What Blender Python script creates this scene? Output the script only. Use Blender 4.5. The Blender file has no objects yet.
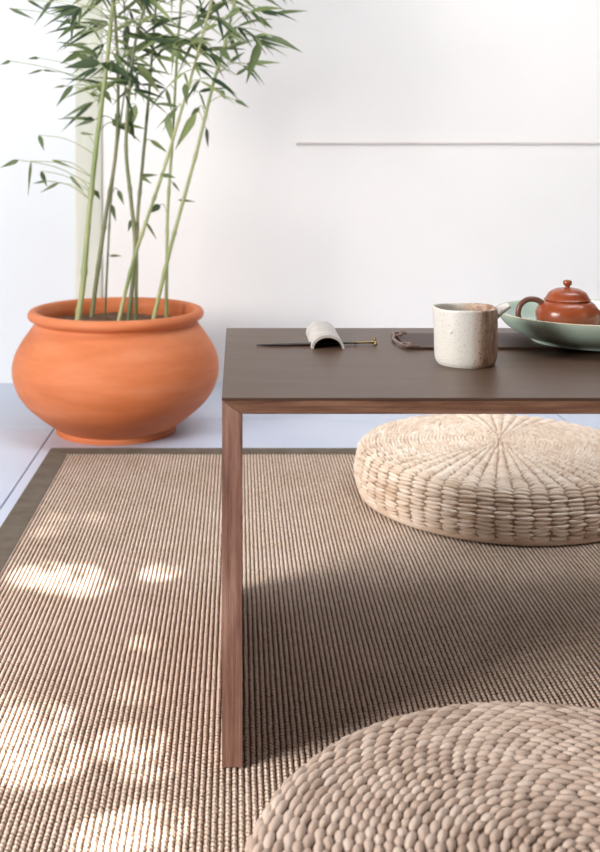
import bpy, bmesh, math, random
from mathutils import Vector, Matrix
R = random.Random(7)
PI = math.pi
COL = bpy.context.scene.collection
H, F, CX, CY = 0.596, 1050.0, 238.0, 155.0      # camera height, focal (px), principal point

def P(px, py, D):
    return Vector(((px-CX)*D/F, D, H-(py-CY)*D/F))

# ------------------------------------------------------------------ materials
def new_mat(name, color, rough=0.6, spec=0.5):
    m = bpy.data.materials.new(name); m.use_nodes = True
    nt = m.node_tree; b = nt.nodes['Principled BSDF']
    b.inputs['Base Color'].default_value = (*color, 1)
    b.inputs['Roughness'].default_value = rough
    b.inputs['Specular IOR Level'].default_value = spec
    return m, nt, b

def N(nt, typ, **kw):
    n = nt.nodes.new(typ)
    for k, v in kw.items():
        if k in n.inputs: n.inputs[k].default_value = v
        else: setattr(n, k, v)
    return n

def ramp(nt, stops):
    r = nt.nodes.new('ShaderNodeValToRGB')
    e = r.color_ramp.elements
    while len(e) < len(stops): e.new(0.5)
    for i, (p, c) in enumerate(stops):
        e[i].position = p; e[i].color = (*c, 1)
    return r

def coords(nt, scale=(1,1,1), loc=(0,0,0)):
    tc = nt.nodes.new('ShaderNodeTexCoord'); mp = nt.nodes.new('ShaderNodeMapping')
    mp.inputs['Scale'].default_value = scale; mp.inputs['Location'].default_value = loc
    nt.links.new(tc.outputs['Object'], mp.inputs['Vector'])
    return mp.outputs['Vector']

def noise(nt, vec, scale, detail=4, rough=0.55):
    n = N(nt, 'ShaderNodeTexNoise', Scale=scale, Detail=detail, Roughness=rough)
    nt.links.new(vec, n.inputs['Vector']); return n.outputs['Fac']

def mottled(name, c1, c2, scale=8, rough=0.6, spec=0.4, bump=0.0, bscale=60, stretch=(1,1,1), lo=0.35, hi=0.65, detail=5):
    m, nt, b = new_mat(name, c1, rough, spec)
    v = coords(nt, stretch)
    r = ramp(nt, [(lo, c1), (hi, c2)])
    nt.links.new(noise(nt, v, scale, detail), r.inputs['Fac'])
    nt.links.new(r.outputs['Color'], b.inputs['Base Color'])
    if bump:
        bp = N(nt, 'ShaderNodeBump', Strength=bump, Distance=0.002)
        nt.links.new(noise(nt, v, bscale, 5), bp.inputs['Height'])
        nt.links.new(bp.outputs['Normal'], b.inputs['Normal'])
    return m

def wood(name, axis, dark, mid, light, rough=0.42):
    m, nt, b = new_mat(name, mid, rough, 0.4)
    sc = {'x': (1.6, 22, 22), 'z': (22, 22, 1.6)}[axis]
    v = coords(nt, sc)
    f = noise(nt, v, 6.0, 8, 0.65)
    r = ramp(nt, [(0.3, dark), (0.5, mid), (0.7, light)])
    nt.links.new(f, r.inputs['Fac'])
    sc2 = {'x': (3, 260, 260), 'z': (260, 260, 3)}[axis]
    f2 = noise(nt, coords(nt, sc2), 3.0, 3, 0.6)
    r2 = ramp(nt, [(0.35, (0.55, 0.5, 0.48)), (0.6, (1, 1, 1))])
    nt.links.new(f2, r2.inputs['Fac'])
    mx = N(nt, 'ShaderNodeMix', data_type='RGBA', blend_type='MULTIPLY')
    mx.inputs[0].default_value = 0.7
    nt.links.new(r.outputs['Color'], mx.inputs[6]); nt.links.new(r2.outputs['Color'], mx.inputs[7])
    nt.links.new(mx.outputs[2], b.inputs['Base Color'])
    bp = N(nt, 'ShaderNodeBump', Strength=0.25, Distance=0.0006)
    nt.links.new(f2, bp.inputs['Height']); nt.links.new(bp.outputs['Normal'], b.inputs['Normal'])
    return m

# ------------------------------------------------------------------ mesh helpers
def link(o, parent=None):
    COL.objects.link(o)
    if parent is not None: o.parent = parent
    return o

def obj_bm(name, bm, mat, parent=None, smooth=True, loc=(0,0,0)):
    me = bpy.data.meshes.new(name); bm.normal_update(); bm.to_mesh(me); bm.free()
    if smooth:
        me.polygons.foreach_set('use_smooth', [True]*len(me.polygons))
    me.materials.append(mat)
    o = bpy.data.objects.new(name, me); o.location = loc
    return link(o, parent)

def obj_py(name, V, Fc, mat, parent=None, smooth=True, tint=None):
    me = bpy.data.meshes.new(name); me.from_pydata(V, [], Fc); me.update()
    if smooth: me.polygons.foreach_set('use_smooth', [True]*len(me.polygons))
    if tint is not None:
        a = me.color_attributes.new('tint', 'FLOAT_COLOR', 'POINT')
        buf = []
        for t in tint: buf += [t, t, t, 1.0]
        a.data.foreach_set('color', buf)
    me.materials.append(mat)
    return link(bpy.data.objects.new(name, me), parent)

def empty(name, loc=(0,0,0)):
    o = bpy.data.objects.new(name, None); o.location = loc; o.empty_display_size = 0.05
    return link(o)

def tag(o, label, cat, group=None):
    o['label'] = label; o['category'] = cat
    if group: o['group'] = group
    return o

def struct(o):
    o['kind'] = 'structure'; return o

def box(bm, x0, x1, y0, y1, z0, z1, bev=0.0):
    r = bmesh.ops.create_cube(bm, size=1.0)
    for v in r['verts']:
        v.co = Vector((x0+(v.co.x+.5)*(x1-x0), y0+(v.co.y+.5)*(y1-y0), z0+(v.co.z+.5)*(z1-z0)))
    if bev:
        es = list({e for v in r['verts'] for e in v.link_edges})
        bmesh.ops.bevel(bm, geom=es, offset=bev, segments=2, affect='EDGES', profile=0.7)

def catmull(pts, n=8):
    out = []
    Q = [pts[0]] + list(pts) + [pts[-1]]
    for i in range(1, len(Q)-2):
        a, b, c, d = [Vector(q) for q in Q[i-1:i+3]]
        for k in range(n):
            t = k/n
            out.append(0.5*((2*b)+(c-a)*t+(2*a-5*b+4*c-d)*t*t+(3*b-a-3*c+d)*t**3))
    out.append(Vector(pts[-1]))
    return out

def tube(V, Fc, path, rad, seg=8, cap=True, flat=1.0):
    """rad: number or list per point"""
    n = len(path); base = len(V)
    rr = rad if isinstance(rad, (list, tuple)) else [rad]*n
    up = Vector((0, 0, 1))
    t0 = (path[1]-path[0]).normalized()
    if abs(t0.dot(up)) > 0.9: up = Vector((0, 1, 0))
    u = t0.cross(up).normalized()
    for i in range(n):
        t = (path[min(i+1, n-1)]-path[max(i-1, 0)]).normalized()
        u = (u - t*u.dot(t)).normalized(); w = t.cross(u)
        for k in range(seg):
            a = 2*PI*k/seg
            V.append(tuple(path[i] + u*math.cos(a)*rr[i] + w*math.sin(a)*rr[i]*flat))
    for i in range(n-1):
        for k in range(seg):
            Fc.append((base+i*seg+k, base+i*seg+(k+1) % seg, base+(i+1)*seg+(k+1) % seg, base+(i+1)*seg+k))
    if cap:
        Fc.append(tuple(base+k for k in range(seg))[::-1])
        Fc.append(tuple(base+(n-1)*seg+k for k in range(seg)))

def lathe(prof, seg=64, warp=None, spline=0):
    if spline:
        prof = [(p.x, p.y) for p in catmull([Vector((a, b, 0)) for a, b in prof], spline)]
    V, Fc = [], []
    n = len(prof); idx = []
    for (r, z) in prof:
        if r < 1e-6:
            idx.append([len(V)]); V.append((0, 0, z))
        else:
            row = []
            for k in range(seg):
                a = 2*PI*k/seg; p = Vector((r*math.cos(a), r*math.sin(a), z))
                if warp: p = warp(p, a)
                row.append(len(V)); V.append(tuple(p))
            idx.append(row)
    for i in range(n-1):
        A, B = idx[i], idx[i+1]
        for k in range(seg):
            k2 = (k+1) % seg
            if len(A) == 1 and len(B) == 1: continue
            if len(A) == 1: Fc.append((A[0], B[k2], B[k]))
            elif len(B) == 1: Fc.append((A[k], A[k2], B[0]))
            else: Fc.append((A[k], A[k2], B[k2], B[k]))
    return V, Fc

# ------------------------------------------------------------------ setting
FZ = -0.008    # floor level; the rug's top is z = 0
floor_mat = mottled('painted_floor', (0.50, 0.56, 0.70), (0.58, 0.63, 0.75), 2.5, 0.38, 0.45, 0.15, 25)
gap_mat = mottled('floor_gap', (0.20, 0.23, 0.30), (0.26, 0.28, 0.34), 10, 0.8)
bm = bmesh.new()
xs = [-0.406 + 1.15*k for k in range(-3, 4)]
for i in range(len(xs)-1):
    off = 2.33 if i % 2 == 0 else 2.40
    ys = [off + 0.95*k for k in range(-4, 2)]
    ys = [max(-1.4, min(2.9, y)) for y in ys] + [2.9]
    for j in range(len(ys)-1):
        if ys[j+1]-ys[j] > 0.02:
            box(bm, xs[i]+.0016, xs[i+1]-.0016, ys[j]+.0016, ys[j+1]-.0016, FZ-0.02, FZ, 0.0012)
floor = struct(obj_bm('floor', bm, floor_mat, smooth=False))
bm = bmesh.new(); box(bm, xs[0], xs[-1], -1.4, 2.9, FZ-0.05, FZ-0.0205)
bed = struct(obj_bm('floor_bed', bm, gap_mat, floor, smooth=False))
del bed['kind']

wall_mat = mottled('plaster_wall', (0.85, 0.838, 0.832), (0.89, 0.878, 0.878), 1.6, 0.8, 0.2, 0.05, 30)
wallL_mat = mottled('cool_plaster', (0.77, 0.81, 0.855), (0.80, 0.84, 0.88), 1.4, 0.8, 0.2)
post_mat = mottled('post_paint', (0.60, 0.62, 0.54), (0.70, 0.71, 0.63), 3, 0.6, 0.3, stretch=(6, 6, 0.6))
WY = 2.78
bm = bmesh.new(); box(bm, -0.36, 2.7, WY, WY+0.12, FZ-0.05, 2.5)
wall_back = struct(obj_bm('wall_back', bm, wall_mat, smooth=False))
bm = bmesh.new(); box(bm, -3.5, -0.43, WY, WY+0.12, FZ-0.05, 2.5)
wall_left = struct(obj_bm('wall_left', bm, wallL_mat, smooth=False))
bm = bmesh.new(); box(bm, -0.43, -0.36, WY-0.010, WY+0.12, FZ-0.05, 2.5, 0.008)
post = struct(obj_bm('trim_1', bm, post_mat, smooth=False))
# thin batten capping the lower panelling, starting part way along the wall
trim_mat = mottled('batten_paint', (0.60, 0.56, 0.54), (0.68, 0.64, 0.62), 6, 0.7, 0.2)
bm = bmesh.new()
zt = H + 12*WY/F
box(bm, 0.155, 2.7, WY-0.006, WY+0.001, zt-0.0022, zt+0.0016, 0.0008)
struct(obj_bm('trim_2', bm, trim_mat, smooth=False))

# ------------------------------------------------------------------ rug
def rug_material():
    m, nt, b = new_mat('sisal_weave', (0.5, 0.38, 0.3), 0.9, 0.15)
    L = nt.links
    tc = nt.nodes.new('ShaderNodeTexCoord'); sp = nt.nodes.new('ShaderNodeSeparateXYZ')
    # small wobble so the cords are not ruler straight
    nz = N(nt, 'ShaderNodeTexNoise', Scale=60.0, Detail=3.0); L.new(tc.outputs['Object'], nz.inputs['Vector'])
    L.new(tc.outputs['Object'], sp.inputs['Vector'])
    def M(op, a, c=None):
        n = nt.nodes.new('ShaderNodeMath'); n.operation = op
        for i, q in enumerate((a, c)):
            if q is None: continue
            if isinstance(q, (int, float)): n.inputs[i].default_value = q
            else: L.new(q, n.inputs[i])
        return n.outputs[0]
    wob = M('MULTIPLY', M('SUBTRACT', nz.outputs['Fac'], 0.5), 0.0016)
    xw = M('ADD', sp.outputs['X'], wob)
    u = M('DIVIDE', xw, PITCH)
    cell = M('FLOOR', u)
    ridge = M('ABSOLUTE', M('SINE', M('MULTIPLY', u, PI)))            # 0 in the groove, 1 on the cord
    # twisted yarn: loops along Y, shifted from cord to cord, with jitter
    jit = M('MULTIPLY', nz.outputs['Fac'], 5.0)
    v = M('ADD', M('ADD', M('MULTIPLY', sp.outputs['Y'], 2*PI/0.0058), M('MULTIPLY', cell, 2.4)), jit)
    slant = M('MULTIPLY', u, 2.2)
    loop = M('ADD', M('MULTIPLY', M('SINE', M('ADD', v, slant)), 0.5), 0.5)
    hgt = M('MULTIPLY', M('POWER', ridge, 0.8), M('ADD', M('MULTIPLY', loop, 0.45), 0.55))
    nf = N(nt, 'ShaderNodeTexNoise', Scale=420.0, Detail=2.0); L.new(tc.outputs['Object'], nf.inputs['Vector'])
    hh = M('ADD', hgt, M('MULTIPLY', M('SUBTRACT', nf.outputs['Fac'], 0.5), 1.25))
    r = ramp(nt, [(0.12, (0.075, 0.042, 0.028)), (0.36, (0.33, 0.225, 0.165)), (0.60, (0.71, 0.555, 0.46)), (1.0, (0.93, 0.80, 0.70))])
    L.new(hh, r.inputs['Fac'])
    nb = N(nt, 'ShaderNodeTexNoise', Scale=9.0, Detail=4.0); L.new(tc.outputs['Object'], nb.inputs['Vector'])
    r2 = ramp(nt, [(0.3, (0.86, 0.84, 0.80)), (0.7, (1.0, 1.0, 1.0))]); L.new(nb.outputs['Fac'], r2.inputs['Fac'])
    mx = N(nt, 'ShaderNodeMix', data_type='RGBA', blend_type='MULTIPLY'); mx.inputs[0].default_value = 1.0
    L.new(r.outputs['Color'], mx.inputs[6]); L.new(r2.outputs['Color'], mx.inputs[7])
    L.new(mx.outputs[2], b.inputs['Base Color'])
    bp = N(nt, 'ShaderNodeBump', Strength=0.9, Distance=0.0022)
    L.new(hh, bp.inputs['Height']); L.new(bp.outputs['Normal'], b.inputs['Normal'])
    return m
PITCH = 0.0061
RX0, RX1, RY0, RY1, BW = -0.381, 1.30, 0.22, 2.136, 0.043
rug = empty('woven_rug', (0, 0, 0))
tag(rug, 'beige ribbed sisal rug with a taupe cloth border on the white floor', 'rug')
V, Fc = [], []
x = RX0+BW*0.7; k0 = math.floor(x/PITCH); k1 = math.ceil((RX1-BW*0.7)/PITCH)
for k in range(k0, k1):
    for s in range(4):
        xx = (k+s/4)*PITCH; z = -0.0028+0.0024*abs(math.sin(PI*s/4))
        V.append((xx, RY0+BW*0.7, z)); V.append((xx, RY1-BW*0.7, z))
for i in range(len(V)//2-1):
    Fc.append((2*i, 2*i+2, 2*i+3, 2*i+1))
obj_py('weave', V, Fc, rug_material(), rug)
back_mat = mottled('jute_backing', (0.16, 0.11, 0.08), (0.2, 0.15, 0.1), 30, 0.95)
bm = bmesh.new(); box(bm, RX0+0.004, RX1-0.004, RY0+0.004, RY1-0.004, FZ, -0.0045)
obj_bm('backing', bm, back_mat, rug, smooth=False)
bord_mat = mottled('border_cloth', (0.125, 0.10, 0.078), (0.165, 0.135, 0.108), 30, 0.9, 0.15, 0.6, 500)
for (x0, x1, y0, y1, ax) in ((RX0, RX0+BW, RY0, RY1, 'y'), (RX1-BW, RX1, RY0, RY1, 'y'),
                              (RX0, RX1, RY1-BW, RY1, 'x'), (RX0, RX1, RY0, RY0+BW, 'x')):
    # mitred strips
    bm = bmesh.new()
    if ax == 'y':
        inner = x1 if x0 == RX0 else x0; outer = x0 if x0 == RX0 else x1
        q = [(outer, RY0), (inner, RY0+BW), (inner, RY1-BW), (outer, RY1)]
    else:
        inner = y0 if y1 == RY1 else y1; outer = y1 if y1 == RY1 else y0
        q = [(RX0, outer), (RX0+BW, inner), (RX1-BW, inner), (RX1, outer)]
    lo = [bm.verts.new((a, c, FZ+0.0005)) for a, c in q]; hi = [bm.verts.new((a, c, 0.0004)) for a, c in q]
    bm.faces.new(lo); bm.faces.new(hi)
    for i in range(4): bm.faces.new((lo[i], lo[(i+1) % 4], hi[(i+1) % 4], hi[i]))
    bmesh.ops.recalc_face_normals(bm, faces=bm.faces)
    bmesh.ops.bevel(bm, geom=list(bm.edges), offset=0.0012, segments=2, affect='EDGES')
    obj_bm('border', bm, bord_mat, rug, smooth=False)

# ------------------------------------------------------------------ low table
TZ = 0.360; TY0, TY1 = 1.021, 1.432; TX0, TX1 = -0.0156, 1.12; LT = 0.0200
walx = wood('walnut_edge', 'x', (0.10, 0.042, 0.024), (0.22, 0.108, 0.065), (0.36, 0.20, 0.13), 0.42)
walz = wood('walnut_leg', 'z', (0.14, 0.065, 0.048), (0.31, 0.165, 0.125), (0.47, 0.29, 0.23), 0.45)
def top_material():
    m, nt, b = new_mat('dark_satin_top', (0.07, 0.05, 0.04), 0.36, 0.3)
    v = coords(nt, (1.5, 30, 30))
    r = ramp(nt, [(0.2, (0.078, 0.043, 0.028)), (0.85, (0.104, 0.061, 0.042))])
    nt.links.new(noise(nt, v, 5, 8, 0.65), r.inputs['Fac']); nt.links.new(r.outputs['Color'], b.inputs['Base Color'])
    r2 = ramp(nt, [(0.2, (0.36,)*3), (0.9, (0.42,)*3)])
    nt.links.new(noise(nt, coords(nt, (2, 12, 12)), 4, 5), r2.inputs['Fac']); nt.links.new(r2.outputs['Color'], b.inputs['Roughness'])
    return m
table = empty('low_table', (TX0, TY0, 0))
tag(table, 'low walnut waterfall tea table with a dark satin top, standing on the rug', 'table')
def tchild(name, bm, mat):
    o = obj_bm(name, bm, mat, table, smooth=False); o.location = (-TX0, -TY0, 0); return o
def prism(bm, poly, y0, y1):                 # poly in x,z
    a = [bm.verts.new((px, y0, pz)) for px, pz in poly]; c = [bm.verts.new((px, y1, pz)) for px, pz in poly]
    bm.faces.new(a); bm.faces.new(c[::-1]); n = len(poly)
    for i in range(n): bm.faces.new((a[i], c[i], c[(i+1) % n], a[(i+1) % n]))
    bmesh.ops.recalc_face_normals(bm, faces=bm.faces)
    bmesh.ops.bevel(bm, geom=list(bm.edges), offset=0.0007, segments=2, affect='EDGES')
zt1, zb1 = TZ-0.0022, TZ-0.0160
bm = bmesh.new(); prism(bm, [(TX0, zt1), (TX1, zt1), (TX1-LT, zb1), (TX0+LT, zb1)], TY0, TY1); tchild('tabletop', bm, walx)
bm = bmesh.new(); prism(bm, [(TX0, zt1), (TX0+LT, zb1), (TX0+LT, 0.0), (TX0, 0.0)], TY0, TY1); tchild('leg', bm, walz)
bm = bmesh.new(); prism(bm, [(TX1, zt1), (TX1-LT, zb1), (TX1-LT, 0.0), (TX1, 0.0)], TY0, TY1); tchild('leg', bm, walz)
bm = bmesh.new(); box(bm, TX0-0.0003, TX1+0.0003, TY0-0.0006, TY1+0.0006, TZ-0.0024, TZ, 0.0005); o = tchild('top_veneer', bm, top_material())
o['label'] = 'dark brown satin surface'

# ------------------------------------------------------------------ woven straw cushions
def straw_material(name, c1, c2, c3, rough=0.75):
    m, nt, b = new_mat(name, c2, rough, 0.35)
    at = nt.nodes.new('ShaderNodeAttribute'); at.attribute_name = 'tint'
    nz = noise(nt, coords(nt, (1, 1, 1)), 14, 4)
    ad = nt.nodes.new('ShaderNodeMath'); ad.operation = 'ADD'
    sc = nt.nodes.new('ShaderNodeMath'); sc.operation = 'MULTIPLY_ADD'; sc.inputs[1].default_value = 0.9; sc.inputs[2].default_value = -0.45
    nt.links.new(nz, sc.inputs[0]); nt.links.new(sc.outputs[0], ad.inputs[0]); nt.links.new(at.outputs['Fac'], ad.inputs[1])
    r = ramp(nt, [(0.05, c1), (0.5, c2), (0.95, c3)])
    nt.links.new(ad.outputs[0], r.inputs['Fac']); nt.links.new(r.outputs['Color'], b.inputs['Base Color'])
    bp = N(nt, 'ShaderNodeBump', Strength=0.35, Distance=0.0006)
    nt.links.new(noise(nt, coords(nt), 700, 3), bp.inputs['Height']); nt.links.new(bp.outputs['Normal'], b.inputs['Normal'])
    return m
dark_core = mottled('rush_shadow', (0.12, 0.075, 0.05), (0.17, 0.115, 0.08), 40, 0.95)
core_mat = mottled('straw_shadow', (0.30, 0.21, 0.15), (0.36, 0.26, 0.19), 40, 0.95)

def cushion_profile(Rr, T, edge):
    pts = []
    dome = 0.010
    for i in range(60):
        r = (Rr-edge)*i/60; pts.append((r, T-dome*(r/(Rr-edge))**2))
    for i in range(31):
        a = PI*0.5*(1-i/30); pts.append((Rr-edge+edge*math.cos(a), T-dome-edge+edge*math.sin(a)))
    zend = 0.012
    for i in range(1, 21):
        z = (T-dome-edge)*(1-i/20)+zend*(i/20); pts.append((Rr+0.004*math.sin(PI*i/20), z))
    pts.append((Rr-0.006, 0.004))
    return pts

def seeds(V, Fc, T, ringlist, nfun, stag, thick, wfac, lfac, rng, dimple, ribs):
    sect = [(-1, .15), (-.7, .62), (-.28, .98), (.28, .98), (.7, .62), (1, .15)]
    for ri, (r, z, tr, tz, pitch) in enumerate(ringlist):
        n = nfun(r)
        nr, nz_ = -tz, tr                # outward normal of the profile (tr,tz tangent going outwards/down)
        if nz_ < 0 and nr < 0: nr, nz_ = -nr, -nz_
        L = 2*PI*r/n
        for j in range(n):
            ang = 2*PI*(j+(0.5*(ri % 2) if stag else 0.08*(ri % 2)))/n + rng.uniform(-1, 1)*0.05*2*PI/n
            hl = L*0.5*lfac*rng.uniform(.92, 1.1); hw = pitch*0.5*wfac*rng.uniform(.9, 1.12)
            th = thick*rng.uniform(.8, 1.2); t = rng.uniform(.32, .74)
            dr = rng.uniform(-1, 1)*pitch*0.10; tw = rng.uniform(-1, 1)*0.10+stag*0.06
            base = len(V)
            for (s, w) in sect:
                # follows the circle, dips at its ends as a stalk passing under its neighbour
                lift = -(abs(s)**2.2)*dimple
                for k in range(6):
                    a = 2*PI*k/6
                    off_r = math.cos(a)*hw*w + dr + s*hl*tw
                    off_n = math.sin(a)*th*w + lift
                    rr = r + tr*off_r + nr*off_n
                    zz = z + tz*off_r + nz_*off_n
                    aa = ang + s*hl/max(r, 0.004)
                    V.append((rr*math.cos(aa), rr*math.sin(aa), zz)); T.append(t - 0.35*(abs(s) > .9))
            for i in range(5):
                for k in range(6):
                    Fc.append((base+i*6+k, base+i*6+(k+1) % 6, base+(i+1)*6+(k+1) % 6, base+(i+1)*6+k))
            Fc.append(tuple(base+k for k in range(5, -1, -1))); Fc.append(tuple(base+30+k for k in range(6)))

def make_cushion(name, core_mat, loc, Rr, Th, mat, pitch, nfun, stag, thick, wfac, lfac, dimple, rot, seed):
    rng = random.Random(seed)
    root = empty(name, loc); root.rotation_euler.z = rot
    prof = cushion_profile(Rr-thick, Th-thick, 0.022)
    cum = [0]
    for a, c in zip(prof, prof[1:]): cum.append(cum[-1]+math.hypot(c[0]-a[0], c[1]-a[1]))
    def at(s):
        for i in range(len(prof)-1):
            if s <= cum[i+1]:
                f = (s-cum[i])/(cum[i+1]-cum[i]); a, c = prof[i], prof[i+1]
                d = cum[i+1]-cum[i]
                return a[0]+(c[0]-a[0])*f, a[1]+(c[1]-a[1])*f, (c[0]-a[0])/d, (c[1]-a[1])/d
        a, c = prof[-2], prof[-1]; d = cum[-1]-cum[-2]
        return c[0], c[1], (c[0]-a[0])/d, (c[1]-a[1])/d
    top, side = [], []
    s = 0.008
    while s < cum[-1]-0.004:
        r, z, tr, tz = at(s)
        (top if tr > 0.55 else side).append((r, z, tr, tz, pitch)); s += pitch
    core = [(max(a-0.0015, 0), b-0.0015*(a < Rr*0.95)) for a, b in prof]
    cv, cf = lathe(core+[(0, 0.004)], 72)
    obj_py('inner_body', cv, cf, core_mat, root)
    for nm, rl in (('woven_top', top), ('woven_side', side)):
        V, Fc, T = [], [], []
        seeds(V, Fc, T, rl, nfun, stag, thick, wfac, lfac, rng, dimple, True)
        if nm == 'woven_side':
            b0 = len(V)                                     # flat braided base ring
            ring = [Vector(((Rr-0.008)*math.cos(2*PI*k/96), (Rr-0.008)*math.sin(2*PI*k/96), 0.005)) for k in range(97)]
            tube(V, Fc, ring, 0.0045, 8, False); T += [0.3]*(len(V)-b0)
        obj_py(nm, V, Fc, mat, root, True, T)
    return root

def n_front(r):
    for lim, n in ((0.018, 8), (0.04, 14), (0.085, 26), (0.14, 42)):
        if r < lim: return n
    return 74
def n_rear(r):
    for lim, n in ((0.02, 14), (0.06, 28)):
        if r < lim: return n
    return 56
pink_straw = straw_material('pale_rush', (0.28, 0.19, 0.14), (0.50, 0.385, 0.315), (0.64, 0.53, 0.455))
cream_straw = straw_material('cream_rush', (0.56, 0.40, 0.28), (0.80, 0.66, 0.54), (0.93, 0.84, 0.75))
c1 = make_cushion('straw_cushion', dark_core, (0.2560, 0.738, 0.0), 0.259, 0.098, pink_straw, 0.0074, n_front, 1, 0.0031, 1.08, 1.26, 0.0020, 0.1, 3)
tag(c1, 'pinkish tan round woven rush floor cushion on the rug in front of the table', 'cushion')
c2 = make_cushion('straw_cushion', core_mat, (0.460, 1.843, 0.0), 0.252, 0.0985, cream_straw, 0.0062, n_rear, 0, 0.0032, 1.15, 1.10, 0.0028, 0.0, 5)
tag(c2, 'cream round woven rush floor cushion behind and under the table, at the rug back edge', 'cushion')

# ------------------------------------------------------------------ terracotta pot with bamboo
def terracotta():
    m, nt, b = new_mat('terracotta', (0.6, 0.2, 0.09), 0.62, 0.35)
    tc = nt.nodes.new('ShaderNodeTexCoord'); mp = nt.nodes.new('ShaderNodeMapping'); mp.inputs['Scale'].default_value = (1, 1, 5)
    nt.links.new(tc.outputs['Object'], mp.inputs['Vector'])
    r = ramp(nt, [(0.3, (0.50, 0.135, 0.042)), (0.55, (0.61, 0.19, 0.075)), (0.8, (0.68, 0.26, 0.125))])
    nt.links.new(noise(nt, mp.outputs['Vector'], 5, 6), r.inputs['Fac']); nt.links.new(r.outputs['Color'], b.inputs['Base Color'])
    mp2 = nt.nodes.new('ShaderNodeMapping'); mp2.inputs['Scale'].default_value = (1, 1, 40)
    nt.links.new(tc.outputs['Object'], mp2.inputs['Vector'])
    bp = N(nt, 'ShaderNodeBump', Strength=0.25, Distance=0.0015)
    nt.links.new(noise(nt, mp2.outputs['Vector'], 6, 4), bp.inputs['Height']); nt.links.new(bp.outputs['Normal'], b.inputs['Normal'])
    return m
PX, PY = -0.2675, 2.311
bamboo = empty('potted_bamboo', (PX, PY, FZ))
tag(bamboo, 'tall green bamboo growing in a wide round terracotta pot beside the wall', 'potted plant')
prof = [(0, 0.0), (0.120, 0.0), (0.1285, 0.003), (0.130, 0.008), (0.129, 0.012), (0.142, 0.020), (0.168, 0.040), (0.198, 0.068),
        (0.217, 0.098), (0.2255, 0.132), (0.222, 0.163), (0.209, 0.192), (0.191, 0.218), (0.180, 0.233), (0.178, 0.240), (0.184, 0.245),
        (0.190, 0.249), (0.1925, 0.256), (0.189, 0.264), (0.181, 0.267), (0.173, 0.264), (0.169, 0.256), (0.167, 0.243), (0.172, 0.226),
        (0.190, 0.195), (0.207, 0.160), (0.21, 0.13), (0.19, 0.08), (0.12, 0.03), (0, 0.02)]
V, Fc = lathe(prof, 96, spline=4)
obj_py('pot', V, Fc, terracotta(), bamboo)['label'] = 'wide round orange terracotta pot with a rolled rim'
V, Fc = lathe([(0, 0.236), (0.06, 0.238), (0.12, 0.234), (0.171, 0.230)], 48)
V = [(x, y, z+R.uniform(-.004, .004)) for x, y, z in V]
obj_py('soil', V, Fc, mottled('potting_soil', (0.10, 0.055, 0.035), (0.20, 0.12, 0.08), 60, 0.95, 0.1, 1.0, 150), bamboo)

def stem_mat(name, a, b_):
    return mottled(name, a, b_, 7, 0.4, 0.45, stretch=(3, 3, 0.8))
sm_light = stem_mat('young_cane', (0.20, 0.26, 0.09), (0.42, 0.44, 0.22))
sm_dark = stem_mat('old_cane', (0.10, 0.13, 0.055), (0.25, 0.25, 0.125))
def leaf_material(name, c1_, c2_, tr):
    m, nt, b = new_mat(name, c1_, 0.5, 0.4)
    at = nt.nodes.new('ShaderNodeAttribute'); at.attribute_name = 'tint'
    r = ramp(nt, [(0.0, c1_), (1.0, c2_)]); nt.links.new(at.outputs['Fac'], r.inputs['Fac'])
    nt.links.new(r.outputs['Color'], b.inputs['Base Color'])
    t = nt.nodes.new('ShaderNodeBsdfTranslucent'); nt.links.new(r.outputs['Color'], t.inputs['Color'])
    mx = nt.nodes.new('ShaderNodeMixShader'); mx.inputs[0].default_value = tr
    nt.links.new(b.outputs[0], mx.inputs[1]); nt.links.new(t.outputs[0], mx.inputs[2])
    nt.links.new(mx.outputs[0], nt.nodes['Material Output'].inputs['Surface'])
    return m
leaf_mat = leaf_material('bamboo_leaf', (0.020, 0.048, 0.018), (0.30, 0.38, 0.15), 0.22)

def leaf(V, Fc, T, a, b_, w, tint, bend=0.12, face=None):
    d = b_-a; L = d.length
    if L < 1e-4: return
    t = d/L
    if face is None: face = Vector((R.uniform(-.5, .5), -1, R.uniform(-.2, .7)))
    s = t.cross(face)
    if s.length < 1e-3: s = t.cross(Vector((0, 0, 1)))
    s.normalize(); nrm = s.cross(t).normalized()
    base = len(V)
    prof_ = [(0, .06), (.1, .6), (.25, 1), (.45, .88), (.65, .58), (.84, .26), (1, .02)]
    for (u, ww) in prof_:
        c = a+d*u + Vector((0, 0, -1))*bend*L*(u*u) + Vector((0, 0, 1))*bend*L*u
        V.append(tuple(c-s*w*.5*ww+nrm*w*.12*ww)); V.append(tuple(c)); V.append(tuple(c+s*w*.5*ww+nrm*w*.12*ww))
        T.extend([tint, tint*1.15, tint])
    for i in range(len(prof_)-1):
        for k in range(2):
            Fc.append((base+i*3+k, base+i*3+k+1, base+(i+1)*3+k+1, base+(i+1)*3+k))

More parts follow.
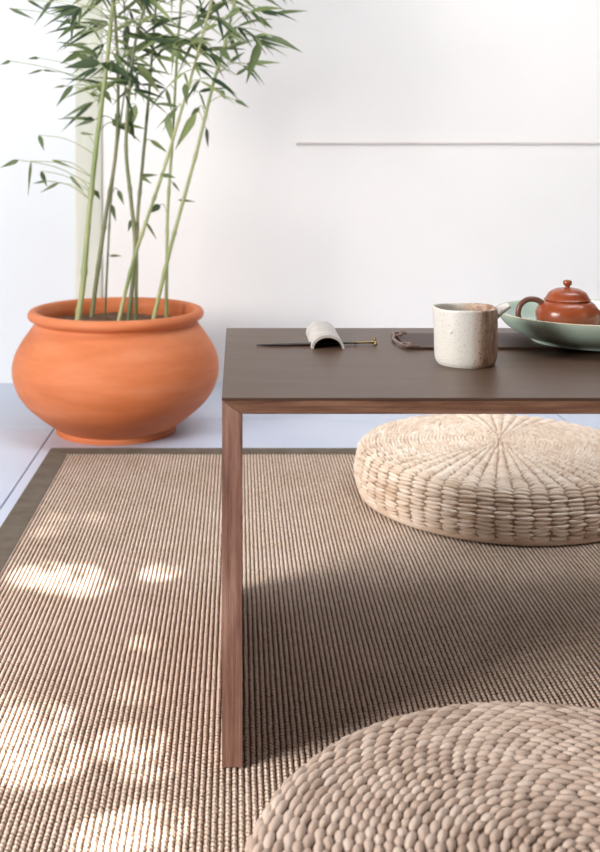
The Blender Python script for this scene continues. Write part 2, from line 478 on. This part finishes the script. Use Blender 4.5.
# stems traced: list of picture points, distance, radius(m), young?
stems = [
    ([(76, 316), (83, 284), (89, 215), (97, 140), (106, 70), (113, 0), (118, -60)], 1.90, .0066, 1),
    ([(91, 308), (100, 254), (106, 215), (116, 150), (118, 80), (114, 0), (108, -55)], 2.02, .0052, 0),
    ([(105, 305), (108, 250), (112, 190), (122, 110), (128, 60), (124, 5), (120, -30)], 2.06, .0026, 0),
    ([(116, 318), (132, 266), (146, 222), (163, 172), (180, 115), (192, 74), (212, 0), (226, -60)], 1.88, .0042, 1),
    ([(128, 310), (135, 250), (131, 200), (126, 140), (134, 50), (146, 0), (154, -60)], 1.94, .0050, 0),
    ([(136, 312), (137, 230), (142, 170), (148, 105), (152, 55), (156, 0), (158, -50)], 1.98, .0042, 0),
    ([(151, 316), (168, 258), (179, 216), (197, 150), (213, 85), (226, 40), (235, 0), (248, -55)], 1.90, .0044, 1),
    ([(166, 312), (167, 250), (168, 205), (173, 130), (177, 55), (181, 0), (184, -60)], 2.00, .0040, 1)]
rootinv = Vector((PX, PY, FZ))
SP = []; VV = []; TW = []; LV = []
for (pts, D, rad, young) in stems:
    D = D+0.351; path = catmull([P(x, y, D)+Vector((0, 0, -0.03 if i == 0 else 0)) for i, (x, y) in enumerate(pts)], 10)
    SP.append(path)
    V, Fc = [], []
    # canes with swollen nodes
    rr = []; Ltot = 0
    for i, p in enumerate(path):
        if i: Ltot += (p-path[i-1]).length
        ph = (Ltot % 0.085)/0.085
        rr.append(rad*1.0*(1-0.45*i/len(path))*(1+0.35*math.exp(-((ph-0.5)/0.05)**2)))
    tube(V, Fc, path, rr, 10)
    VV.append((V, Fc)); TW.append(None); LV.append(([], [], []))

def nearest(pt2, prefer=None):
    best = None
    for si, path in enumerate(SP):
        for i, p in enumerate(path):
            x = CX+F*p.x/p.y; y = CY+F*(H-p.z)/p.y
            d = math.hypot(x-pt2[0], (y-pt2[1]-10)*0.8)
            if best is None or d < best[0]: best = (d, si, i, p)
    return best
def add_leaf_px(ax, ay, bx, by, w, tint, twig=True):
    d, si, i, p = nearest((ax, ay))
    D = p.y + R.uniform(-.03, .03) + (R.uniform(-.06, .06) if d > 20 else 0)
    A = P(ax, ay, D); B = P(bx, by, D+R.uniform(-.03, .03))
    V, Fc, T = LV[si]
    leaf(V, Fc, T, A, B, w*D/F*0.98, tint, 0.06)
    if twig and d > 3:
        mid = (p+A)/2 + Vector((0, 0, 0.012))
        sv, sf = VV[si]
        tube(sv, sf, catmull([p, mid, A], 4), 0.0009, 5)
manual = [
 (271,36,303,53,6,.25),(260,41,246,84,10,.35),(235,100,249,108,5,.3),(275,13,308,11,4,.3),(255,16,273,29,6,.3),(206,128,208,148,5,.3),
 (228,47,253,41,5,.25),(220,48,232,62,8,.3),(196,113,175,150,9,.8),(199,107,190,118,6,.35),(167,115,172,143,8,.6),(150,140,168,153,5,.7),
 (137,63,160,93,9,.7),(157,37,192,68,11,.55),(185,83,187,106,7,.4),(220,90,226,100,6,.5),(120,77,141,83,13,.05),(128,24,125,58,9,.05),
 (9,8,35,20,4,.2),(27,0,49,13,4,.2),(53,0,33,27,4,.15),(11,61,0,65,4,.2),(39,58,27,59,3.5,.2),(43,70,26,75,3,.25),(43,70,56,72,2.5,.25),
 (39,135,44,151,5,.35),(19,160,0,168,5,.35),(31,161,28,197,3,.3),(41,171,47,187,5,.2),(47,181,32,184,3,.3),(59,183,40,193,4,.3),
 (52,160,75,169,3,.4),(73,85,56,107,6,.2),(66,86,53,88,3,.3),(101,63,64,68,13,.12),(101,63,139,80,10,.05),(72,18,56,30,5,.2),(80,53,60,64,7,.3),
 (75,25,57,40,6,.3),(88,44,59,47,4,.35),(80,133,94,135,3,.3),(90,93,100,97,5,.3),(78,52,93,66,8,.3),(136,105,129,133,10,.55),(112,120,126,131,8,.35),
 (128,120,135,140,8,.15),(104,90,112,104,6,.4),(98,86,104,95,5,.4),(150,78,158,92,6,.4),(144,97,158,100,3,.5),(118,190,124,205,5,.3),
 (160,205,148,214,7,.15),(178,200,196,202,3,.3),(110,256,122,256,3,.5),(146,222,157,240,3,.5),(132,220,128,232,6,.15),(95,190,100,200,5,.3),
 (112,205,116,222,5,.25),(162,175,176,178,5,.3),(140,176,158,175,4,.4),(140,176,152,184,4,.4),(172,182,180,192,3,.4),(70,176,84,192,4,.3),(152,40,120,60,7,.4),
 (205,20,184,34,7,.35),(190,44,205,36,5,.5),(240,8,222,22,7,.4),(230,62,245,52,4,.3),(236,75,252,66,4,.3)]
for q in manual: add_leaf_px(*q)
# dense crown: sprays of leaves hanging from short twigs
for k in range(175):
    si = R.choice([0, 0, 1, 1, 3, 3, 4, 4, 5, 6, 6, 7, 7, 2])
    path = SP[si]
    i0 = int(len(path)*(0.52+0.46*R.random()**0.6))
    p = path[min(i0, len(path)-1)]
    ang = R.uniform(0, 2*PI); ln = R.uniform(0.02, 0.085)
    if p.z > 0.86: ln *= 1.5
    e = p+Vector((math.cos(ang)*ln, math.sin(ang)*ln*0.8, R.uniform(0.0, 0.045)))
    if e.y > WY-0.10: e.y = WY-0.10
    sv, sf = VV[si]
    tube(sv, sf, catmull([p, (p+e)/2+Vector((0, 0, .012)), e], 4), [.0011]*8+[.0007], 5)
    V, Fc, T = LV[si]
    for j in range(R.choice([2, 3, 3, 4])):
        a2 = ang+R.uniform(-1.3, 1.3); L = R.uniform(.045, .105)
        dr = Vector((math.cos(a2), math.sin(a2)*.7, R.uniform(-.95, .25))).normalized()
        b_ = e+dr*L
        b_.y = min(b_.y, WY-0.05)
        leaf(V, Fc, T, e, b_, R.uniform(.006, .0105), R.choice([0, .05, .1, .2, .3, .4, .6, .85]), R.uniform(.05, .25))
for si, (pts, D, rad, young) in enumerate(stems):
    V, Fc = VV[si]
    o = obj_py('cane', [tuple(Vector(v)-rootinv) for v in V], Fc, sm_light if young else sm_dark, bamboo)
    V, Fc, T = LV[si]
    if V:
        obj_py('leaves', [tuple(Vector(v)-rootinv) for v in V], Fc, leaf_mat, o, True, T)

# ------------------------------------------------------------------ things on the table
# dark tray
TRX0, TRX1, TRY0, TRY1 = 0.204, 0.62, 1.272, 1.372
tray = empty('tea_tray', (TRX0, TRY0, TZ))
tag(tray, 'narrow dark wooden tray with scrolled end lying under the green plate', 'tray')
tray_mat = wood('dark_tray_wood', 'x', (0.026, 0.010, 0.007), (0.05, 0.022, 0.015), (0.09, 0.045, 0.032), 0.55)
bm = bmesh.new(); box(bm, 0, TRX1-TRX0, 0, TRY1-TRY0, 0, 0.0034, 0.001)
obj_bm('board', bm, tray_mat, tray, smooth=False)
V, Fc = [], []
w = TRY1-TRY0
for yy in (0.0012, w-0.0012):
    tube(V, Fc, [Vector((0, yy, 0.0024)), Vector((0.2, yy, 0.0024)), Vector((TRX1-TRX0, yy, 0.0024))], 0.0011, 8)
rim_mat = mottled('tray_edge', (0.11, 0.065, 0.05), (0.22, 0.15, 0.12), 40, 0.3)
obj_py('edge_bead', V, Fc, rim_mat, tray)
V, Fc = [], []
scroll = [(0.016, 0.001), (0.008, -0.001), (0.000, 0.002), (-0.004, 0.012), (0.001, 0.019), (0.007, 0.015), (0.005, 0.009)]
tube(V, Fc, catmull([Vector((x, y+0.003, 0.0042)) for x, y in scroll], 6), 0.0017, 8)
mid = [(0.000, 0.018), (-0.005, w*.5), (0.000, w-.018)]
tube(V, Fc, catmull([Vector((x-0.003, y, 0.0036)) for x, y in mid], 6), 0.0017, 8)
tube(V, Fc, catmull([Vector((x, w-y-0.003, 0.0042)) for x, y in scroll], 6), 0.0017, 8)
obj_py('scrolled_end', V, Fc, rim_mat, tray)

# celadon plate
celadon = mottled('celadon_glaze', (0.40, 0.53, 0.45), (0.52, 0.62, 0.53), 12, 0.14, 0.6)
cel_rim = mottled('celadon_rim', (0.52, 0.48, 0.36), (0.6, 0.58, 0.46), 30, 0.25, 0.6)
PLX, PLY, PLZ = 0.4405, 1.314, TZ+0.0036
plate = empty('celadon_plate', (PLX, PLY, PLZ))
tag(plate, 'shallow pale green glazed plate holding the teapot', 'plate')
prof = [(0, 0.003), (0.062, 0.003), (0.064, 0.0), (0.071, 0.0), (0.0725, 0.003), (0.086, 0.0085), (0.101, 0.0175), (0.111, 0.0285), (0.1148, 0.0355),
        (0.1135, 0.0367), (0.1105, 0.0345), (0.098, 0.0215), (0.083, 0.0130), (0.064, 0.0088), (0.04, 0.0078), (0, 0.0075)]
V, Fc = lathe(prof, 96, spline=3)
obj_py('dish', V, Fc, celadon, plate)
V, Fc = [], []
tube(V, Fc, [Vector((0.1141*math.cos(2*PI*k/96), 0.1141*math.sin(2*PI*k/96), 0.0362)) for k in range(97)], 0.0011, 8, False)
obj_py('rim', V, Fc, cel_rim, plate)

# teapot
clay = mottled('red_clay', (0.24, 0.046, 0.014), (0.34, 0.078, 0.024), 10, 0.26, 0.55, 0.1, 300)
darkclay = mottled('dark_handle_clay', (0.09, 0.035, 0.025), (0.16, 0.06, 0.04), 30, 0.35, 0.5)
TPX, TPY, TPZ = 0.4123, 1.314, PLZ+0.0078
tp = empty('clay_teapot', (TPX, TPY, TPZ)); tp.scale = (1, 1, 0.97)
tag(tp, 'small glossy red clay teapot with domed lid sitting in the green plate', 'teapot')
body = [(0, 0), (0.024, 0), (0.0255, 0.0015), (0.031, 0.006), (0.0365, 0.014), (0.0388, 0.0235), (0.0375, 0.033), (0.0325, 0.0405), (0.0275, 0.0440),
        (0.0262, 0.0455), (0.0245, 0.0450), (0.02, 0.0448), (0, 0.0448)]
V, Fc = lathe(body, 64, spline=4); obj_py('body', V, Fc, clay, tp)
lid = [(0.0, 0.0452), (0.0262, 0.0452), (0.0272, 0.0466), (0.0262, 0.0480), (0.0250, 0.0500), (0.0218, 0.0548), (0.015, 0.0588), (0.006, 0.0603), (0.003, 0.0606), (0, 0.0607)]
V, Fc = lathe(lid, 64, spline=3); lo = obj_py('lid', V, Fc, clay, tp)
kn = [(0, 0.0600), (0.0034, 0.0602), (0.0026, 0.0622), (0.0046, 0.0640), (0.0054, 0.0668), (0.0044, 0.0698), (0, 0.0708)]
V, Fc = lathe(kn, 32, spline=3); obj_py('knob', V, Fc, clay, lo)
V, Fc = [], []
hp = catmull([Vector(q) for q in [(-0.030, 0, 0.0385), (-0.038, 0, 0.0445), (-0.050, 0, 0.0450), (-0.0595, 0, 0.037), (-0.0615, 0, 0.024), (-0.055, 0, 0.0125), (-0.045, 0, 0.0085), (-0.034, 0, 0.0105)]], 6)
tube(V, Fc, hp, [0.0034+0.0008*abs(i/len(hp)-.5) for i in range(len(hp))], 12)
obj_py('handle', V, Fc, darkclay, tp)['label'] = 'dark brown looped handle'
V, Fc = [], []
sp_ = catmull([Vector(q) for q in [(0.030, 0, 0.018), (0.040, 0, 0.022), (0.049, 0, 0.031), (0.056, 0, 0.042), (0.060, 0, 0.0455)]], 6)
tube(V, Fc, sp_, [0.0095-0.0055*i/(len(sp_)-1) for i in range(len(sp_))], 14)
obj_py('spout', V, Fc, clay, tp)

# stoneware pitcher
def stoneware():
    m, nt, b = new_mat('speckled_stoneware', (0.7, 0.68, 0.64), 0.38, 0.5)
    L = nt.links
    tc = nt.nodes.new('ShaderNodeTexCoord'); sp = nt.nodes.new('ShaderNodeSeparateXYZ'); L.new(tc.outputs['Object'], sp.inputs[0])
    mp = nt.nodes.new('ShaderNodeMapping'); mp.inputs['Scale'].default_value = (1, 1, 0.3); L.new(tc.outputs['Object'], mp.inputs['Vector'])
    nz = N(nt, 'ShaderNodeTexNoise', Scale=170.0, Detail=6.0, Roughness=0.7); L.new(mp.outputs['Vector'], nz.inputs['Vector'])
    # rust blush stronger round the +X side
    mr = N(nt, 'ShaderNodeMapRange'); mr.inputs['From Min'].default_value = -0.004; mr.inputs['From Max'].default_value = 0.016
    L.new(sp.outputs['X'], mr.inputs['Value'])
    mu = nt.nodes.new('ShaderNodeMath'); mu.operation = 'MULTIPLY'; L.new(mr.outputs[0], mu.inputs[0]); L.new(nz.outputs['Fac'], mu.inputs[1])
    r = ramp(nt, [(0.05, (0.66, 0.64, 0.60)), (0.36, (0.55, 0.40, 0.30)), (0.56, (0.28, 0.16, 0.11))]); L.new(mu.outputs[0], r.inputs['Fac'])
    sk = N(nt, 'ShaderNodeTexNoise', Scale=480.0, Detail=2.0); L.new(tc.outputs['Object'], sk.inputs['Vector'])
    sr = ramp(nt, [(0.62, (0, 0, 0)), (0.67, (1, 1, 1))]); L.new(sk.outputs['Fac'], sr.inputs['Fac'])
    w = nt.nodes.new('ShaderNodeMath'); w.operation = 'MULTIPLY_ADD'; w.inputs[1].default_value = 1.0; w.inputs[2].default_value = 0.35
    L.new(mr.outputs[0], w.inputs[0])
    ww = nt.nodes.new('ShaderNodeMath'); ww.operation = 'MULTIPLY'; L.new(w.outputs[0], ww.inputs[0]); L.new(sr.outputs['Color'], ww.inputs[1]); ww.use_clamp = True
    mx = N(nt, 'ShaderNodeMix', data_type='RGBA'); L.new(ww.outputs[0], mx.inputs[0]); L.new(r.outputs['Color'], mx.inputs[6])
    mx.inputs[7].default_value = (0.20, 0.11, 0.07, 1); L.new(mx.outputs[2], b.inputs['Base Color'])
    bp = N(nt, 'ShaderNodeBump', Strength=0.3, Distance=0.0008); L.new(nz.outputs['Fac'], bp.inputs['Height']); L.new(bp.outputs['Normal'], b.inputs['Normal'])
    return m
stone = stoneware()
MX, MY = 0.258, 1.190
pit = empty('stoneware_pitcher', (MX, MY, TZ))
tag(pit, 'small speckled off-white stoneware pitcher with a rusty right side on the table', 'pitcher')
def warp(p, a):
    # slightly pinched pouring lip on the -X side
    f = math.exp(-((a-PI)/0.33)**2); u = max(0, (p.z-0.035)/0.028)
    return Vector((p.x-0.0030*f*u*u, p.y*(1-0.0*f), p.z+0.0016*f*u*u+0.0005*math.sin(3*a)*u))
prof = [(0, 0.001), (0.028, 0.0), (0.0318, 0.0012), (0.0340, 0.005), (0.0350, 0.012), (0.0354, 0.025), (0.0355, 0.042), (0.0352, 0.058), (0.0350, 0.0625),
        (0.0342, 0.0640), (0.0331, 0.0628), (0.0327, 0.056), (0.0325, 0.03), (0.0318, 0.012), (0.028, 0.006), (0, 0.005)]
V, Fc = lathe(prof, 96, warp, 4); obj_py('cup_body', V, Fc, stone, pit)
V, Fc = [], []
hh = catmull([Vector(q) for q in [(0.0335, 0.004, 0.0550), (0.039, 0.006, 0.0582), (0.046, 0.008, 0.0620), (0.0510, 0.009, 0.0640)]], 5)
tube(V, Fc, hh, [0.0090-0.0040*i/(len(hh)-1) for i in range(len(hh))], 14, True, 0.62)
obj_py('handle', V, Fc, mottled('pale_stoneware', (0.60, 0.56, 0.50), (0.70, 0.67, 0.62), 90, 0.4, 0.5), pit)
V, Fc = [], []
for c, r_ in (((-0.0215, -0.0279, 0.040), 0.0021),):
    bmt = bmesh.new(); bmesh.ops.create_uvsphere(bmt, u_segments=16, v_segments=10, radius=r_)
    for v in bmt.verts: v.co = Vector((v.co.x*1.3+c[0], v.co.y*.55+c[1], v.co.z+c[2]))
    obj_bm('glaze_bead', bmt, mottled('white_glaze', (0.78, 0.76, 0.72), (0.82, 0.8, 0.78), 20, 0.2), pit)

# arched ceramic rest
cer_out = mottled('crackle_ceramic', (0.44, 0.41, 0.38), (0.54, 0.51, 0.48), 60, 0.45, 0.4, 0.3, 300)
cer_in = mottled('dark_glaze', (0.015, 0.008, 0.006), (0.03, 0.016, 0.012), 40, 0.6, 0.5)
AX, AY0, AY1 = 0.1095, 1.278, 1.388
rest = empty('ceramic_rest', (AX, AY0, TZ))
tag(rest, 'small white half-pipe ceramic rest standing over the thin pick', 'ceramic rest')
def arch(name, ro, ri, ho, hi, y0, y1, mat):
    V, Fc = [], []
    n = 24
    for (yy) in (y0, y1):
        for k in range(n+1):
            a = PI*k/n; V.append((ro*math.cos(a), yy, ho*math.sin(a)))
        for k in range(n+1):
            a = PI*k/n; V.append((ri*math.cos(a), yy, hi*math.sin(a)))
    m_ = n+1
    for k in range(n):
        Fc.append((k, k+1, 2*m_+k+1, 2*m_+k))
        Fc.append((m_+k, 3*m_+k, 3*m_+k+1, m_+k+1))
        Fc.append((k, m_+k, m_+k+1, k+1))
        Fc.append((2*m_+k, 2*m_+k+1, 3*m_+k+1, 3*m_+k))
    for k in (0, n):
        Fc.append((k, 2*m_+k, 3*m_+k, m_+k))
    o = obj_py(name, V, Fc, mat, rest, False)
    return o
arch('shell', 0.0200, 0.0172, 0.0168, 0.0136, 0, AY1-AY0, cer_out)
bmc = bmesh.new(); prism(bmc, [(0.0159*math.cos(PI*k/16), 0.0123*math.sin(PI*k/16)) for k in range(17)], AY1-AY0-0.004, AY1-AY0-0.001); obj_bm('added_dark_end', bmc, cer_in, rest, smooth=False)  # added back end, blocks light so the hollow stays black
arch('lining', 0.0172, 0.0160, 0.0136, 0.0124, 0.0006, AY1-AY0-0.0006, cer_in)['label'] = 'dark inner lining'

# tea pick
pick_d = mottled('dark_pick_wood', (0.018, 0.012, 0.010), (0.035, 0.022, 0.018), 30, 0.3, 0.5)
brass = mottled('aged_brass', (0.26, 0.19, 0.08), (0.36, 0.27, 0.12), 80, 0.3)
brass.node_tree.nodes['Principled BSDF'].inputs['Metallic'].default_value = 0.9
A = Vector((0.0225, 1.295, TZ+0.0016)); B = Vector((0.1445, 1.303, TZ+0.0030)); C = Vector((0.1700, 1.305, TZ+0.0034))
pk = empty('tea_pick', A)
tag(pk, 'slim dark tapered tea pick with brass end lying under the ceramic rest', 'tea pick')
V, Fc = [], []
path = [(B-A)*t for t in [0, .08, .25, .5, .75, .9, 1]]
tube(V, Fc, path, [0.0016, 0.0026, 0.0036, 0.0046, 0.0040, 0.0028, 0.0019], 12, True, 0.5)
obj_py('blade', V, Fc, pick_d, pk)
V, Fc = [], []
path = [(B-A)+(C-B)*t for t in [-.05, 0, .04, .1, .3, .6, .8, .9, 1]]
tube(V, Fc, path, [0.0018, 0.0024, 0.0024, 0.0014, 0.0013, 0.0014, 0.0016, 0.0022, 0.0012], 12)
e = (C-A)
tube(V, Fc, [e+Vector((0.0005, 0.007, -0.0018)), e+Vector((0, 0, 0.0012)), e+Vector((0.0005, -0.006, -0.0024))], [0.0017, 0.0019, 0.0017], 10)
tube(V, Fc, [e+Vector((-0.0005, 0, 0)), e+Vector((0, 0, 0.0035)), e+Vector((0, 0, 0.0062))], [0.0016, 0.0015, 0.0017], 10)
obj_py('brass_end', V, Fc, brass, pk)['label'] = 'brass forked end'

# ------------------------------------------------------------------ light
def area(name, loc, target, sx, sy, power, color=(1, 1, 1)):
    l = bpy.data.lights.new(name, 'AREA'); l.shape = 'RECTANGLE'; l.size = sx; l.size_y = sy; l.energy = power*2.3; l.color = color
    o = bpy.data.objects.new(name, l); o.location = loc
    o.rotation_euler = (Vector(target)-Vector(loc)).to_track_quat('-Z', 'Y').to_euler()
    return link(o)
area('window_light', (-1.9, 0.16, 1.05), (0.1, 1.45, 0.1), 0.9, 0.8, 37, (1.0, 0.955, 0.91))
area('sky_light', (0.3, 1.5, 2.9), (0.3, 2.2, 0.2), 2.4, 1.4, 7, (0.97, 0.98, 1.0))
area('wall_wash', (0.9, 1.2, 2.3), (0.6, 2.78, 0.7), 1.6, 0.6, 12.5, (0.97, 0.985, 1.0))

area('room_fill', (1.9, -0.3, 1.1), (0.6, 1.2, 0.0), 0.8, 0.8, 1.6, (1.0, 0.86, 0.72))

def dapple(px, py, wpx, power, blend=0.4, src=Vector((-1.15, 0.45, 2.1)), ns=9.0, color=(1.0, 0.94, 0.88)):
    D = H*F/(py-CY); tgt = Vector(((px-CX)*D/F, D, 0))
    d = tgt-src
    l = bpy.data.lights.new('sun_patch_spot', 'SPOT'); l.energy = power; l.color = color
    l.energy = power*4.8
    l.use_nodes = True; nt = l.node_tree; em = nt.nodes['Emission']      # added spot lamp; noise in its strength imitates leaf-dappled sun
    tc = nt.nodes.new('ShaderNodeTexCoord')
    nz = N(nt, 'ShaderNodeTexNoise', Scale=75.0, Detail=2.0); nt.links.new(tc.outputs['Normal'], nz.inputs['Vector'])
    r = ramp(nt, [(0.36, (0.12, 0.12, 0.12)), (0.50, (1, 1, 1))]); nt.links.new(nz.outputs['Fac'], r.inputs['Fac'])
    nt.links.new(r.outputs['Color'], em.inputs['Strength'])
    l.spot_size = 2*math.atan(wpx*0.5*D/F/d.length)*1.25; l.spot_blend = blend; l.shadow_soft_size = 0.006
    o = bpy.data.objects.new('sun_patch_spot', l); o.location = src
    o.rotation_euler = d.to_track_quat('-Z', 'Y').to_euler()
    return link(o)
for q in [(30, 722, 66, 150), (40, 762, 74, 170), (10, 750, 60, 120), (14, 700, 34, 50), (128, 742, 58, 130), (146, 766, 46, 80),
          (112, 835, 70, 150), (150, 822, 64, 150), (128, 860, 80, 120),
          (38, 574, 50, 230), (66, 578, 56, 250), (90, 586, 42, 160), (160, 572, 34, 170),
          (50, 530, 30, 60), (60, 516, 26, 60), (97, 516, 20, 60), (145, 642, 28, 60), (138, 690, 46, 35)]:
    dapple(*q)

w = bpy.data.worlds.new('world'); bpy.context.scene.world = w; w.use_nodes = True
bg = w.node_tree.nodes['Background']; bg.inputs[0].default_value = (1.0, 0.95, 0.90, 1); bg.inputs[1].default_value = 0.12

# ------------------------------------------------------------------ camera
cd = bpy.data.cameras.new('camera'); cam = bpy.data.objects.new('camera', cd); link(cam)
cam.location = (0, 0, H); cam.rotation_euler = (PI/2, 0, 0)
cd.sensor_width = 36; cd.sensor_fit = 'AUTO'; cd.lens = F/852*36
cd.shift_x = (300-CX)/852; cd.shift_y = -(426-CY)/852
cd.clip_start = 0.02
cd.dof.use_dof = True; cd.dof.focus_distance = 1.2; cd.dof.aperture_fstop = 9.0
bpy.context.scene.camera = cam
sc = bpy.context.scene
sc.view_settings.view_transform = 'Standard'
sc.view_settings.look = 'None'
sc.view_settings.exposure = 0.0
